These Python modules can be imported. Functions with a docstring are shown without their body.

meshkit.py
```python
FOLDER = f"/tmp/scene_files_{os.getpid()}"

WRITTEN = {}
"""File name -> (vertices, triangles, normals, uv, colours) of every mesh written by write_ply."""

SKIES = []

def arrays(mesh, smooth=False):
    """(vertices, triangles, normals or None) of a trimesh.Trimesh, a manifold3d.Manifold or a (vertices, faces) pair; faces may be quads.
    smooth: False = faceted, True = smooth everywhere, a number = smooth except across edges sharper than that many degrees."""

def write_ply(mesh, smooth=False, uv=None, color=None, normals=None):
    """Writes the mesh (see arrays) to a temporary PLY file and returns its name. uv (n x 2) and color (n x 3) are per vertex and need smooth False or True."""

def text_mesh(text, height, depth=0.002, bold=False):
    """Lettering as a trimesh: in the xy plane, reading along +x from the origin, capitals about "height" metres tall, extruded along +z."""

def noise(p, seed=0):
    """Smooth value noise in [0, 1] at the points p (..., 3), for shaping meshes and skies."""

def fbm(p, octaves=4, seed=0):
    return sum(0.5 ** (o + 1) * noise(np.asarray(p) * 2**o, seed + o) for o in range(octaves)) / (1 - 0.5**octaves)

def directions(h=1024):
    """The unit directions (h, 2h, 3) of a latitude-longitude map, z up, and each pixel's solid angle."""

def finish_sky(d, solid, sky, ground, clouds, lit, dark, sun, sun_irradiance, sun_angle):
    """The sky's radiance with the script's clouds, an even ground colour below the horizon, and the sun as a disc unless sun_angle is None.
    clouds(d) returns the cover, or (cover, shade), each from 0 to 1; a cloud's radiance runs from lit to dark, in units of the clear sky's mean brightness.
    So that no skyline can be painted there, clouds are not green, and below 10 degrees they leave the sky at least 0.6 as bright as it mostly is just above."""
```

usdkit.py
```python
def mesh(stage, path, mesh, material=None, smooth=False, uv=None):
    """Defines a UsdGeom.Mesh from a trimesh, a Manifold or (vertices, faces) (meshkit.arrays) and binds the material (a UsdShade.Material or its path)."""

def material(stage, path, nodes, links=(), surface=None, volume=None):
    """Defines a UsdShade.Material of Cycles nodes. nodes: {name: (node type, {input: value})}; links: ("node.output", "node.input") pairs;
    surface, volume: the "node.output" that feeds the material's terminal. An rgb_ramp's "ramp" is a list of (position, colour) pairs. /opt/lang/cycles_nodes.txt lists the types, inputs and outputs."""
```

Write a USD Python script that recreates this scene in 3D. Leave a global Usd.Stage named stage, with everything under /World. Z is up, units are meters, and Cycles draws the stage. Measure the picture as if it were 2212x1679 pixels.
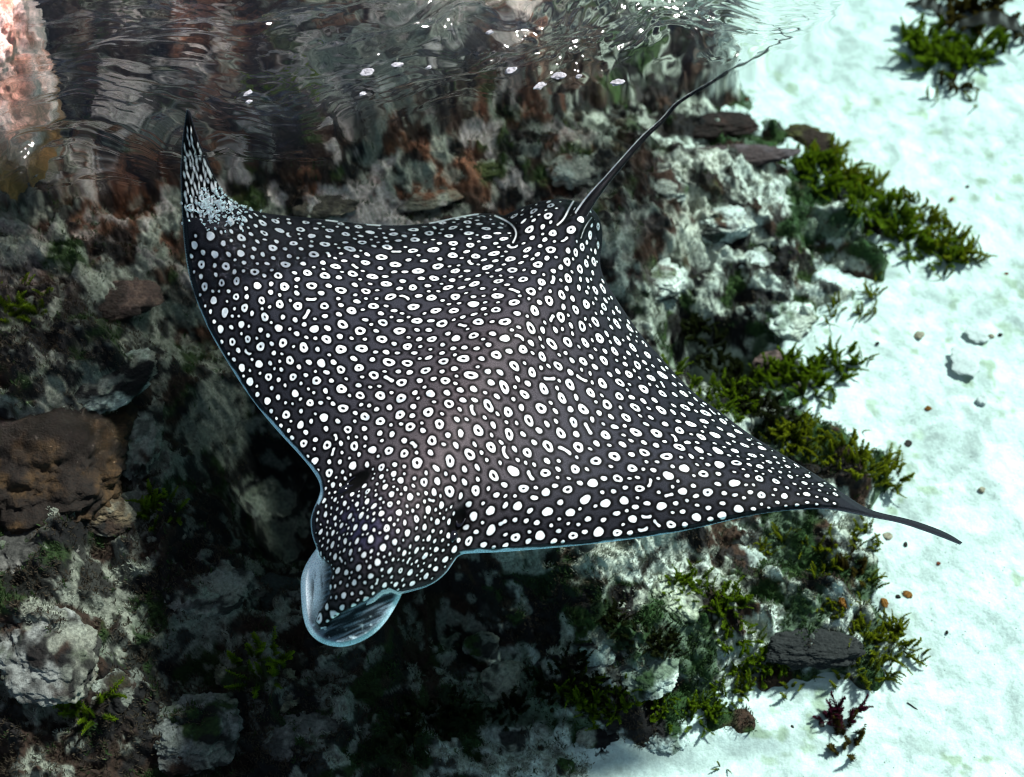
import math, random
import numpy as np, trimesh, shapely
from shapely.geometry import Polygon, LineString
from scipy.interpolate import RBFInterpolator
from scipy.spatial import Delaunay, cKDTree
import meshkit, usdkit
from pxr import Usd, UsdGeom, UsdLux, UsdShade, Gf, Sdf, Vt

rng = np.random.default_rng(11)
stage = Usd.Stage.CreateInMemory()
UsdGeom.SetStageUpAxis(stage, 'Z')
UsdGeom.Xform.Define(stage, '/World'); UsdGeom.Scope.Define(stage, '/World/Looks')

# ------------------------------------------------------------------ camera, sky, sun
PITCH, DIST, HALF = math.radians(55), 2.7, 0.324
TARGET = np.array([0, 0, -0.2])
FWD = np.array([0, math.cos(PITCH), -math.sin(PITCH)]); RIGHT = np.array([1.0, 0, 0]); UP = np.cross(RIGHT, FWD)
EYE = TARGET - FWD * DIST
cam = UsdGeom.Camera.Define(stage, '/World/camera')
cam.CreateHorizontalApertureAttr(36.0); cam.CreateFocalLengthAttr(18.0 / HALF)
cam.CreateFStopAttr(2.7); cam.CreateFocusDistanceAttr(2.66); cam.CreateExposureAttr(1.05)
cam.CreateClippingRangeAttr(Gf.Vec2f(0.05, 100))
M = np.eye(4); M[0, :3], M[1, :3], M[2, :3], M[3, :3] = RIGHT, UP, -FWD, EYE
cam.AddTransformOp().Set(Gf.Matrix4d(M.tolist()))
SUN = np.array([0.50, 0.42, 0.76]); SUN /= np.linalg.norm(SUN)
sky_mat = usdkit.material(stage, '/World/Looks/sky_air', {
    's': ('sky_texture', {'sky_type': 'single_scattering', 'sun_disc': False, 'sun_elevation': math.asin(SUN[2]), 'sun_rotation': math.atan2(SUN[0], SUN[1])}),
    'tc': ('texture_coordinate', {}),
    'n': ('noise_texture', {'scale': 3.4, 'detail': 5.0, 'roughness': 0.55}),
    'r': ('rgb_ramp', {'ramp': [(0.40, (0.03,) * 3), (0.60, (1.0,) * 3)]}),
    'cl': ('color', {'value': (3.0, 3.0, 3.6)}),
    'mx': ('mix', {}), 'b': ('background_shader', {'strength': 0.05})},
    [('tc.generated', 'n.vector'), ('n.fac', 'r.fac'), ('r.color', 'mx.fac'), ('s.color', 'mx.color1'), ('cl.color', 'mx.color2'), ('mx.color', 'b.color')], surface='b.background')
dome = UsdLux.DomeLight.Define(stage, '/World/sky')
UsdShade.MaterialBindingAPI.Apply(dome.GetPrim()).Bind(sky_mat)
dome.GetPrim().SetCustomDataByKey('kind', 'structure')
sun = UsdLux.DistantLight.Define(stage, '/World/sun')
sun.CreateNormalizeAttr(True); sun.CreateIntensityAttr(0.95); sun.CreateAngleAttr(6.0); sun.CreateColorAttr(Gf.Vec3f(1.0, 0.97, 0.93))
z = SUN; x = np.cross([0, 0, 1.0], z); x /= np.linalg.norm(x); y = np.cross(z, x)
R = np.eye(4); R[0, :3], R[1, :3], R[2, :3] = x, y, z
sun.AddTransformOp().Set(Gf.Matrix4d(R.tolist()))

# ------------------------------------------------------------------ helpers
PW, PH, U = 2212.0, 1679.0, 0.00079          # drawing units of the outline, and their size in metres near the animal
def at(px, py, z):
    """Point at height z seen at drawing position (px, py): only used to lay the plan out, everything below is placed in metres."""
    px, py, z = np.broadcast_arrays(np.asarray(px, float), np.asarray(py, float), np.asarray(z, float))
    a, b = (px - PW / 2) / (PW / 2) * HALF, -(py - PH / 2) / (PW / 2) * HALF
    d = FWD + a[..., None] * RIGHT + b[..., None] * UP
    t = (z - EYE[2]) / d[..., 2]
    return EYE + d * t[..., None]
def to_plan(p):
    v = np.asarray(p) - EYE; w = v @ FWD
    return PW / 2 + (v @ RIGHT) / w / HALF * PW / 2, PH / 2 - (v @ UP) / w / HALF * PW / 2
noise, fbm = meshkit.noise, meshkit.fbm
def n3(p, scale, seed=0): return noise(np.asarray(p) * scale, seed)
def smooth(x, a, b):
    t = np.clip((x - a) / (b - a), 0, 1); return t * t * (3 - 2 * t)
used = {}
def path_for(name, parent='/World'):
    key = (str(parent), name); k = used.get(key, 0); used[key] = k + 1
    return f'{parent}/{name}' + (f'_{k:03d}' if k else '')
def tag(p, label=None, cat=None, group=None, kind=None):
    p = p.GetPrim() if hasattr(p, 'GetPrim') else p
    for k, v in (('label', label), ('category', cat), ('group', group), ('kind', kind)):
        if v: p.SetCustomDataByKey(k, v)
    return p
def compact(v, f, *attrs):
    u, inv = np.unique(f, return_inverse=True); return (v[u], inv.reshape(f.shape)) + tuple(a[u] for a in attrs)
def obj(name, mesh, mat, parent='/World', smooth=True):
    return usdkit.mesh(stage, path_for(name, parent), mesh, mat, smooth=smooth)
def thing(name, loc=(0, 0, 0), rotz=0, scale=None, tilt=None):
    x = UsdGeom.Xform.Define(stage, path_for(name)); x.AddTranslateOp().Set(Gf.Vec3d(*map(float, loc)))
    x.AddRotateZOp().Set(float(math.degrees(rotz)))
    if tilt is not None: x.AddRotateXOp().Set(float(tilt))
    if scale is not None: x.AddScaleOp().Set(Gf.Vec3f(*([float(scale)] * 3 if np.ndim(scale) == 0 else map(float, scale))))
    return x
def primvar(m, name, values):
    values = np.asarray(values, np.float32)
    t, V = (Sdf.ValueTypeNames.Color3fArray, Vt.Vec3fArray) if values.ndim == 2 else (Sdf.ValueTypeNames.FloatArray, Vt.FloatArray)
    UsdGeom.PrimvarsAPI(m).CreatePrimvar(name, t, 'vertex').Set(V.FromNumpy(values))
def mat(name, nodes, links, surface): return usdkit.material(stage, '/World/Looks/' + name, nodes, links, surface=surface)
def grid_faces(nu, nv):
    i = np.arange(nu * nv).reshape(nv, nu)
    a, b, c, d = i[:-1, :-1].ravel(), i[:-1, 1:].ravel(), i[1:, 1:].ravel(), i[1:, :-1].ravel()
    return np.vstack([np.c_[a, b, c], np.c_[a, c, d]])

# ------------------------------------------------------------------ materials
def speckled(name, color_attr, lo, hi, scale, rough=0.85, bump=0.4, bump_scale=200, dist=0.004, spec=0.25, detail=4.0):
    """A surface whose colour comes from the mesh, broken up by fine grain."""
    return mat(name, {'a': ('attribute', {'attribute': color_attr}), 'g': ('geometry', {}),
        'n': ('noise_texture', {'scale': scale, 'detail': detail, 'roughness': 0.7}), 'm': ('map_range', {'from_min': 0.3, 'from_max': 0.7, 'to_min': lo, 'to_max': hi}),
        'c': ('mix', {'mix_type': 'multiply', 'fac': 1.0}), 'n2': ('noise_texture', {'scale': bump_scale, 'detail': 3.0}),
        'b': ('bump', {'strength': bump, 'distance': dist}), 'p': ('principled_bsdf', {'roughness': rough, 'specular_ior_level': spec})},
        [('g.position', 'n.vector'), ('g.position', 'n2.vector'), ('n.fac', 'm.value'), ('a.color', 'c.color1'), ('m.result', 'c.color2'), ('n2.fac', 'b.height'), ('b.normal', 'p.normal'), ('c.color', 'p.base_color')], 'p.BSDF')
REEF = speckled('reef_rock', 'tint', 0.45, 1.6, 140, bump=0.6)
SAND = mat('sand_grain', {'a': ('attribute', {'attribute': 'tint'}), 'g': ('geometry', {}),
    'n': ('noise_texture', {'scale': 190, 'detail': 4.0, 'roughness': 0.75}), 'm': ('map_range', {'from_min': 0.3, 'from_max': 0.7, 'to_min': 0.82, 'to_max': 1.12}),
    'n2': ('noise_texture', {'scale': 13, 'detail': 5.0, 'roughness': 0.65, 'distortion': 0.6}), 'm2': ('map_range', {'from_min': 0.36, 'from_max': 0.56, 'to_min': 0.70, 'to_max': 1.06, 'clamp': True}),
    'v': ('voronoi_texture', {'scale': 70.0, 'randomness': 1.0}), 'vm': ('map_range', {'from_min': 0.06, 'from_max': 0.13, 'to_min': 0.25, 'to_max': 1.0, 'clamp': True}), 'n4': ('noise_texture', {'scale': 9, 'detail': 3.0}), 'gate': ('map_range', {'from_min': 0.50, 'from_max': 0.58, 'clamp': True}), 'one': ('mix_float', {'a': 1.0}),
    'c': ('mix', {'mix_type': 'multiply', 'fac': 1.0}), 'c2': ('mix', {'mix_type': 'multiply', 'fac': 1.0}), 'c3': ('mix', {'mix_type': 'multiply', 'fac': 1.0}),
    'n3': ('noise_texture', {'scale': 120, 'detail': 4.0}), 'b': ('bump', {'strength': 0.55, 'distance': 0.004}), 'p': ('principled_bsdf', {'roughness': 0.9, 'specular_ior_level': 0.1})},
    [('g.position', 'n.vector'), ('g.position', 'n2.vector'), ('g.position', 'n3.vector'), ('g.position', 'n4.vector'), ('g.position', 'v.vector'), ('n.fac', 'm.value'), ('n2.fac', 'm2.value'), ('v.distance', 'vm.value'), ('n4.fac', 'gate.value'), ('gate.result', 'one.fac'), ('vm.result', 'one.b'),
     ('a.color', 'c.color1'), ('m.result', 'c.color2'), ('c.color', 'c2.color1'), ('m2.result', 'c2.color2'), ('c2.color', 'c3.color1'), ('one.result', 'c3.color2'), ('n3.fac', 'b.height'), ('b.normal', 'p.normal'), ('c3.color', 'p.base_color')], 'p.BSDF')
def plain(name, col, var=0.5, scale=120, rough=0.8, trans=0.0, spec=0.2):
    nodes = {'g': ('geometry', {}), 'n': ('noise_texture', {'scale': scale, 'detail': 3.0}), 'o': ('object_info', {}),
        'm': ('map_range', {'from_min': 0.3, 'from_max': 0.7, 'to_min': 1 - var, 'to_max': 1 + var}), 'k': ('color', {'value': col}),
        'c': ('mix', {'mix_type': 'multiply', 'fac': 1.0}), 'p': ('principled_bsdf', {'roughness': rough, 'specular_ior_level': spec})}
    links = [('g.position', 'n.vector'), ('n.fac', 'm.value'), ('k.color', 'c.color1'), ('m.result', 'c.color2'), ('c.color', 'p.base_color')]
    out = 'p.BSDF'
    if trans:
        nodes |= {'t': ('translucent_bsdf', {}), 'x': ('mix_closure', {'fac': trans})}
        links += [('c.color', 't.color'), ('p.BSDF', 'x.closure1'), ('t.BSDF', 'x.closure2')]; out = 'x.closure'
    return mat(name, nodes, links, out)
def frond_mat(name, base, tip):
    return mat(name, {'a': ('attribute', {'attribute': 'along'}), 'r': ('rgb_ramp', {'ramp': [(0.0, base), (0.55, tuple(0.6 * np.array(base) + 0.4 * np.array(tip))), (1.0, tip)]}),
        'p': ('principled_bsdf', {'roughness': 0.6, 'specular_ior_level': 0.2}), 't': ('translucent_bsdf', {}), 'x': ('mix_closure', {'fac': 0.45})},
        [('a.fac', 'r.fac'), ('r.color', 'p.base_color'), ('r.color', 't.color'), ('p.BSDF', 'x.closure1'), ('t.BSDF', 'x.closure2')], 'x.closure')
GREEN = frond_mat('green_alga', (0.014, 0.040, 0.005), (0.30, 0.30, 0.012))
DEEPGREEN = frond_mat('deep_green_alga', (0.016, 0.045, 0.005), (0.20, 0.27, 0.010))
BROWNALG = frond_mat('brown_alga', (0.018, 0.012, 0.006), (0.12, 0.08, 0.015))
REDALG = frond_mat('red_alga', (0.03, 0.005, 0.012), (0.10, 0.012, 0.03))
DARKALG = frond_mat('dark_alga', (0.006, 0.006, 0.004), (0.03, 0.035, 0.008))

# ------------------------------------------------------------------ sea floor: sand sheet and reef
SANDZ = -0.74
edge = np.array([(1500, -900), (1540, -300), (1560, 60), (1580, 150), (1640, 250), (1760, 300), (1800, 370), (1930, 470), (1960, 560), (1850, 640), (1770, 760), (1745, 850), (1800, 950), (1880, 1040),
    (1830, 1130), (1860, 1220), (1900, 1330), (1830, 1410), (1660, 1460), (1540, 1500), (1440, 1570), (1300, 1630), (1150, 1700), (1000, 1900), (900, 2600), (-2500, 2600), (-2500, -900)], float)
edge_xy = at(edge[:, 0], edge[:, 1], SANDZ + 0.03)[:, :2]
reef_poly = Polygon(edge_xy)
def sand_height(xy):
    p = np.c_[xy, np.zeros(len(xy))]
    return SANDZ + 0.03 * (fbm(p * 3.1, 3, 5) - 0.5) + 0.020 * (fbm(p * 14, 3, 6) - 0.5) + 0.004 * (fbm(p * 55, 2, 7) - 0.5)
def blob(xy, px, py, r, h, z0=-0.6):
    c = at(px, py, z0)[:2]; d = np.hypot(*(xy - c).T); return h * np.exp(-(d / r) ** 2)
def reef_height(xy):
    """Height of the reef at ground positions; lies below the sand beyond the reef's edge."""
    pts = shapely.points(xy)
    d = shapely.distance(reef_poly.exterior, pts) * np.where(shapely.contains(reef_poly, pts), 1, -1)
    p = np.c_[xy, np.zeros(len(xy))]
    d = d + 0.15 * (fbm(p * 7, 3, 21) - 0.5) + 0.13 * (fbm(p * 16, 2, 22) - 0.5)
    h = np.where(d > 0, 0.05 * smooth(d, 0, 0.10) + 0.10 * smooth(d, 0.05, 0.6) + 0.10 * smooth(d, 0.5, 1.3), d * 0.9)
    top = smooth(xy[:, 1], 0.45, 1.15) * smooth(-xy[:, 0], -0.45, 0.35)
    h += 0.26 * top
    h += 0.10 * smooth(-xy[:, 0], 0.55, 1.1)
    rel = smooth(d, -0.05, 0.12)
    a = 1 - np.abs(2 * fbm(p * 5.5, 2, 31) - 1); b = 1 - np.abs(2 * fbm(p * 15, 2, 32) - 1)
    h += rel * (0.16 * (fbm(p * 4.5, 2, 30) - 0.5) + 0.075 * (a - 0.7) + 0.05 * (b - 0.7) + 0.030 * (fbm(p * 42, 3, 33) - 0.5) + 0.014 * (n3(p, 110, 34) - 0.5))
    for args in ((1560, 690, 0.095, -0.34), (1690, 880, 0.06, -0.07), (520, 940, 0.10, -0.18), (430, 760, 0.10, -0.12), (120, 900, 0.13, 0.10), (270, 900, 0.07, 0.10), (1000, 1330, 0.14, -0.16), (620, 1000, 0.12, -0.16),
                 (120, 430, 0.10, -0.10), (300, 560, 0.10, -0.05), (600, 1100, 0.1, -0.12), (200, 1480, 0.12, 0.07), (420, 1250, 0.10, 0.05), (1560, 330, 0.1, 0.05), (1330, 560, 0.12, 0.06)):
        h += blob(xy, *args)
    return np.maximum(SANDZ + h, -2), d
def axis_values(lo, a, b, hi, step, coarse): return np.r_[np.arange(lo, a, coarse), np.arange(a, b, step), np.arange(b, hi + coarse, coarse)]
def plan_grid(us, vs, z):
    uu, vv = np.meshgrid(us, vs); q = at(uu.ravel(), vv.ravel(), z); return q[:, :2], grid_faces(len(us), len(vs))[:, ::-1]

xy, f = plan_grid(axis_values(700, 1050, 2260, 2900, 6.0, 50), axis_values(-700, -40, 1720, 2500, 6.0, 50), SANDZ)
# the sheet of sand carries on far beyond the frame
sd_ = reef_height(xy)[1]; v = np.c_[xy, sand_height(xy) - 0.5 * smooth(sd_, 0.04, 0.22)]
far = [(-9, -6), (9, -6), (9, 14), (-9, 14)]
pv = np.c_[v[:, :2], np.zeros(len(v))]
t = (0.16 * (fbm(pv * 9, 3, 8) - 0.5) + 0.20 * (fbm(pv * 60, 2, 12) - 0.5))[:, None]
stain = smooth(fbm(pv * 38, 3, 9), 0.60, 0.74)[:, None] * smooth(fbm(pv * 6, 2, 10), 0.42, 0.62)[:, None]
col = np.array([0.60, 0.64, 0.60]) * (1 + t) * (1 - 0.45 * stain * np.array([0.8, 0.7, 1.0]))
m = obj('sand', (v, f), SAND); primvar(m, 'tint', col); tag(m, kind='structure')
s = trimesh.creation.box([24, 24, 0.2]); s.apply_translation([0, 2, SANDZ - 0.75])
m = obj('sand', s, SAND, smooth=False); primvar(m, 'tint', np.tile([0.62, 0.66, 0.6], (len(s.vertices), 1))); tag(m, kind='structure')

STEP = 3.3
xy, f = plan_grid(axis_values(-900, -60, 2080, 2200, STEP, 24), axis_values(-800, -60, 1740, 2300, STEP, 24), SANDZ + 0.2)
rz, rd = reef_height(xy)
keep = (rz > SANDZ - 0.06) | (rd > 0.0)
f = f[keep[f].any(1)]
def reef_tint(xy, z, d):
    p = np.c_[xy, z * 1.2]
    c = np.empty((len(xy), 3)); c[:] = (0.009, 0.006, 0.006)
    wx, wy = xy[:, 0], xy[:, 1]
    def lay(mask, colour, k=1.0):
        mask = (np.clip(mask, 0, 1) * k)[:, None]; c[:] = c * (1 - mask) + np.asarray(colour) * mask
    w = p + 0.02 * (np.stack([n3(p, 22, 71), n3(p, 22, 72), n3(p, 22, 73)], 1) - 0.5)
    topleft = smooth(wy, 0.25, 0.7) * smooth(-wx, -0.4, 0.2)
    near_sand = smooth(-d, -0.55, -0.05)
    lay(smooth(fbm(w * 7, 3, 41), 0.47, 0.56), (0.045, 0.020, 0.012))                      # brown turf
    lay(smooth(fbm(w * 8, 3, 42), 0.44, 0.56) * topleft, (0.19, 0.070, 0.036))                 # reddish crust in the shallows
    lay(smooth(fbm(w * 9, 3, 43), 0.56, 0.63), (0.030, 0.055, 0.010), 0.85)                  # olive turf
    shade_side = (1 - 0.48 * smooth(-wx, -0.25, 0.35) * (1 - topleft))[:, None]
    pale = smooth(fbm(w * 10, 4, 44) + 0.06 * near_sand + 0.10 * (fbm(w * 2.5, 2, 45) - 0.5), 0.515, 0.575)
    lay(pale, (0.32, 0.30, 0.24), 0.95)                                                       # pale dead coral
    lay(pale * near_sand, (0.58, 0.60, 0.54), 0.85)
    lay(smooth(fbm(w * 20, 3, 46), 0.53, 0.59), (0.012, 0.008, 0.008), 0.9)
    lay(smooth(fbm(w * 24, 3, 47), 0.58, 0.64) * (0.45 + 0.55 * near_sand), (0.42, 0.41, 0.34), 0.9)
    lay(smooth(fbm(w * 14, 3, 48), 0.56, 0.62) * topleft, (0.66, 0.52, 0.48), 0.8)
    lay(smooth(fbm(w * 9, 3, 49), 0.54, 0.61) * near_sand, (0.018, 0.045, 0.008), 0.9)
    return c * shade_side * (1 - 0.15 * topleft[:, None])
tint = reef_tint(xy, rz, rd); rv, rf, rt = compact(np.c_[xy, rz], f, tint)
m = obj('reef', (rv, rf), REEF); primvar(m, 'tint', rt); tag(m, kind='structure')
floor_tree = None
def ground(px, py):
    """First point of the sea floor met along the sight line through a drawing position."""
    zs = np.linspace(0.1, -0.85, 380); p = at(np.full(380, px), np.full(380, py), zs)
    h = np.maximum(reef_height(p[:, :2])[0], sand_height(p[:, :2]))
    k = np.argmax(p[:, 2] <= h); return p[k] if (p[:, 2] <= h).any() else p[-1]

# ------------------------------------------------------------------ the ray
lead_left = [(403, 234), (394, 291), (390, 351), (391, 418), (394, 485), (401, 561), (414, 622), (434, 675), (455, 722), (481, 765), (515, 822), (548, 869), (585, 916), (622, 956), (662, 999), (689, 1036), (695, 1062)]
head_left = [(678, 1096), (671, 1118), (671, 1137), (675, 1162), (684, 1184)]
snout = [(668, 1206), (656, 1228), (649, 1251), (650, 1281), (652, 1318), (659, 1354), (674, 1376), (694, 1390), (721, 1398), (749, 1398), (780, 1387), (808, 1371), (833, 1346), (852, 1315), (864, 1293), (868, 1283)]
head_right = [(883, 1279), (908, 1273), (936, 1262), (961, 1242), (975, 1223), (986, 1204)]
lead_right = [(998, 1197), (1019, 1195), (1069, 1194), (1136, 1189), (1237, 1180), (1337, 1169), (1404, 1159), (1471, 1149), (1538, 1134), (1588, 1121), (1638, 1111), (1705, 1102), (1772, 1099), (1806, 1102), (1839, 1109), (1890, 1120),
    (1940, 1128), (1990, 1145), (2034, 1161), (2076, 1178)]
trail_right = [(2079, 1172), (2054, 1155), (2020, 1140), (1973, 1124), (1940, 1116), (1890, 1106), (1856, 1090), (1806, 1054), (1762, 1024), (1722, 1001), (1672, 970), (1621, 940), (1581, 910), (1548, 883), (1511, 860), (1470, 822),
    (1434, 779), (1390, 732), (1364, 695), (1337, 655), (1303, 601), (1294, 566)]
pelvic = [(1300, 535), (1302, 501), (1297, 475), (1287, 457), (1272, 446), (1252, 440), (1237, 431), (1197, 428), (1153, 438), (1110, 455), (1090, 466)]
trail_left = [(1069, 461), (1036, 460), (986, 468), (936, 481), (869, 488), (802, 485), (735, 478), (652, 468), (585, 464), (535, 451), (501, 438), (478, 414), (465, 384), (451, 351), (434, 317), (421, 277), (411, 240)]
def fine(pts, step=2.4, rounds=2):
    p = np.array(pts, float)
    for _ in range(rounds):
        q = np.empty((2 * len(p), 2)); q[0::2] = p; q[1:-1:2] = (p[:-1] + p[1:]) / 2; p = q[:-1]
        p[1:-1] = 0.25 * p[:-2] + 0.5 * p[1:-1] + 0.25 * p[2:]
    s = np.r_[0, np.cumsum(np.hypot(*np.diff(p, axis=0).T))]
    t = np.linspace(0, s[-1], max(2, int(s[-1] / step)))
    return np.c_[np.interp(t, s, p[:, 0]), np.interp(t, s, p[:, 1])]
chains = [fine(c) for c in (lead_left + head_left, [head_left[-1]] + snout, [snout[-1]] + head_right + lead_right, trail_right + pelvic[:1], pelvic[:1] + pelvic[1:] , [pelvic[-1]] + trail_left)]
outline = np.vstack([c[:-1] if i < 5 else c for i, c in enumerate(chains)])
_, first = np.unique(np.round(outline, 2), axis=0, return_index=True); outline = outline[np.sort(first)]
poly = Polygon(outline).buffer(0)
SP = 2.3
gx, gy = np.meshgrid(np.arange(380, 2090, SP), np.arange(225, 1405, SP * 0.866)); gx[1::2] += SP / 2
inner = np.c_[gx.ravel(), gy.ravel()]
inner = inner[shapely.contains(poly.buffer(-1.4), shapely.points(inner))]
pts = np.vstack([outline, inner])
tri = Delaunay(pts).simplices
tri = tri[shapely.contains(poly, shapely.points(pts[tri].mean(1)))]
a, b, c = pts[tri[:, 0]], pts[tri[:, 1]], pts[tri[:, 2]]
area = (b[:, 0] - a[:, 0]) * (c[:, 1] - a[:, 1]) - (b[:, 1] - a[:, 1]) * (c[:, 0] - a[:, 0])
tri = np.where((area > 0)[:, None], tri[:, ::-1], tri)[np.abs(area) > 1e-3]    # facing up once placed (the drawing's y runs down)
def dist_to(chain, q): return shapely.distance(LineString(chain), shapely.points(q))
d_edge = dist_to(np.vstack([outline, outline[:1]]), pts)
d_lead = np.minimum(dist_to(chains[0], pts), dist_to(chains[2], pts))
headside = np.minimum(dist_to(fine(head_left), pts), dist_to(fine(head_right), pts))
d_snout = dist_to(chains[1], pts)
spine_line = fine([(770, 1290), (850, 1130), (930, 990), (1010, 830), (1090, 690), (1170, 560), (1262, 440)])
d_spine = dist_to(spine_line, pts)
# heights of the back above and below the body's middle plane, in metres
ctrl = np.array([(1000, 830, .03), (900, 1010, .03), (820, 1130, .015), (800, 1240, -.005), (745, 1330, -.040), (735, 1395, -.055), (655, 1270, -.045), (855, 1300, -.045), (1120, 640, .02), (1230, 480, .0),
    (620, 960, -.015), (700, 850, .012), (520, 820, -.035), (440, 690, -.035), (402, 560, -.005), (560, 640, .01), (700, 600, .015), (480, 520, .02), (395, 420, .09), (440, 380, .085), (398, 300, .17), (405, 236, .235), (430, 300, .165),
    (600, 466, -.02), (800, 486, -.03), (950, 480, -.03), (850, 620, .01), (1150, 440, -.035), (1295, 500, -.045), (1300, 600, -.05), (1390, 732, -.075), (1300, 760, -.02), (1470, 822, -.085), (1250, 950, .0), (1450, 980, -.02),
    (1580, 910, -.085), (1620, 1030, -.045), (1720, 1001, -.085), (1800, 1075, -.085), (1890, 1113, -.11), (2077, 1175, -.17), (1000, 1197, -.02), (1150, 1189, -.03), (1340, 1169, -.045), (1540, 1134, -.06), (1700, 1102, -.075), (1100, 1080, .015)], float)
RAYZ = -0.155
rbf = RBFInterpolator(ctrl[:, :2] / 1000, ctrl[:, 2], kernel='thin_plate_spline', smoothing=2e-4)
hz = rbf(pts / 1000)
along = pts[:, 1]
hz += (0.034 * np.exp(-(d_spine / 95) ** 2) + 0.022 * np.exp(-(d_spine / 210) ** 2)) * smooth(along, 430, 700)
def bump2(cx, cy, rx, ry, ang, q=pts):
    c, s = math.cos(ang), math.sin(ang); u = ((q[:, 0] - cx) * c + (q[:, 1] - cy) * s) / rx; w = (-(q[:, 0] - cx) * s + (q[:, 1] - cy) * c) / ry
    return np.exp(-(u * u + w * w))
hz += 0.028 * bump2(820, 1145, 130, 125, 0) - 0.016 * bump2(768, 1040, 42, 16, -0.6) - 0.016 * bump2(990, 1130, 18, 40, 0.3) + 0.006 * bump2(975, 1165, 22, 30, 0) + 0.006 * bump2(740, 1075, 26, 18, -.6)
# snout: a shallow shovel below a ridge that runs to its tip
ridge = np.array([(684, 1184), (693, 1202), (713, 1221), (717, 1240), (710, 1257), (713, 1282), (704, 1301), (688, 1324), (682, 1342), (690, 1354), (704, 1350), (735, 1325), (768, 1309), (808, 1289), (825, 1275), (844, 1272), (868, 1283), (905, 1310), (1100, 1260), (1100, 1050), (700, 1050)], float)
ridge_poly = Polygon(ridge).buffer(0)
rin = shapely.contains(ridge_poly, shapely.points(pts)); rd_ = dist_to(np.vstack([ridge, ridge[:1]]), pts) * np.where(rin, 1, -1)
snout_zone = np.clip(1 - d_snout / 200, 0, 1) * (along > 1175)
lobe = (~rin) & (along > 1180) & (pts[:, 0] < 872)
hz += np.where((along > 1175) & (pts[:, 0] < 885), 0.009 * smooth(rd_, -5, 6) - 0.009, 0)
hz += np.where(lobe, 0.004 * smooth(20 - d_snout, 0, 20) - 0.004, 0)                # raised lip
# pelvic fins: folds beside the tail base
hz += 0.016 * bump2(1180, 465, 70, 26, -0.25) - 0.012 * bump2(1096, 490, 12, 34, -0.5) - 0.014 * bump2(1226, 462, 9, 34, 0.45) + 0.016 * bump2(1255, 480, 20, 75, 0.5)
d_trail0 = np.minimum(dist_to(chains[3], pts), dist_to(chains[5], pts))
hz -= 0.032 * np.clip(1 - d_trail0 / 75, 0, 1) ** 2 * smooth(pts[:, 0], 470, 600)
hz += 0.004 * (fbm(np.c_[pts / 150, np.zeros(len(pts))], 2, 3) - 0.5) + 0.010 * np.sin(along / 60 + pts[:, 0] / 200) * smooth(pts[:, 0], 1250, 1600) * smooth(160 - d_edge, 0, 160)
top_z = RAYZ + hz - 0.0075 * np.sqrt(np.clip(1 - d_edge / 9, 0, 1))
thick = 0.002 + 0.10 * smooth(d_edge, 0, 330) + 0.010 * smooth(d_edge, 0, 14)
thick *= np.where(lobe, 0.6, 1)
T = at(pts[:, 0], pts[:, 1], top_z)
n_out = len(outline)
B = T.copy(); B[:, 2] -= thick
nb = len(pts)
remap = np.arange(nb) + nb; remap[:n_out] = np.arange(n_out)      # the rim is shared by back and belly
under = remap[tri[:, ::-1]]
V = np.vstack([T, B]); F = np.vstack([tri, under])
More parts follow.
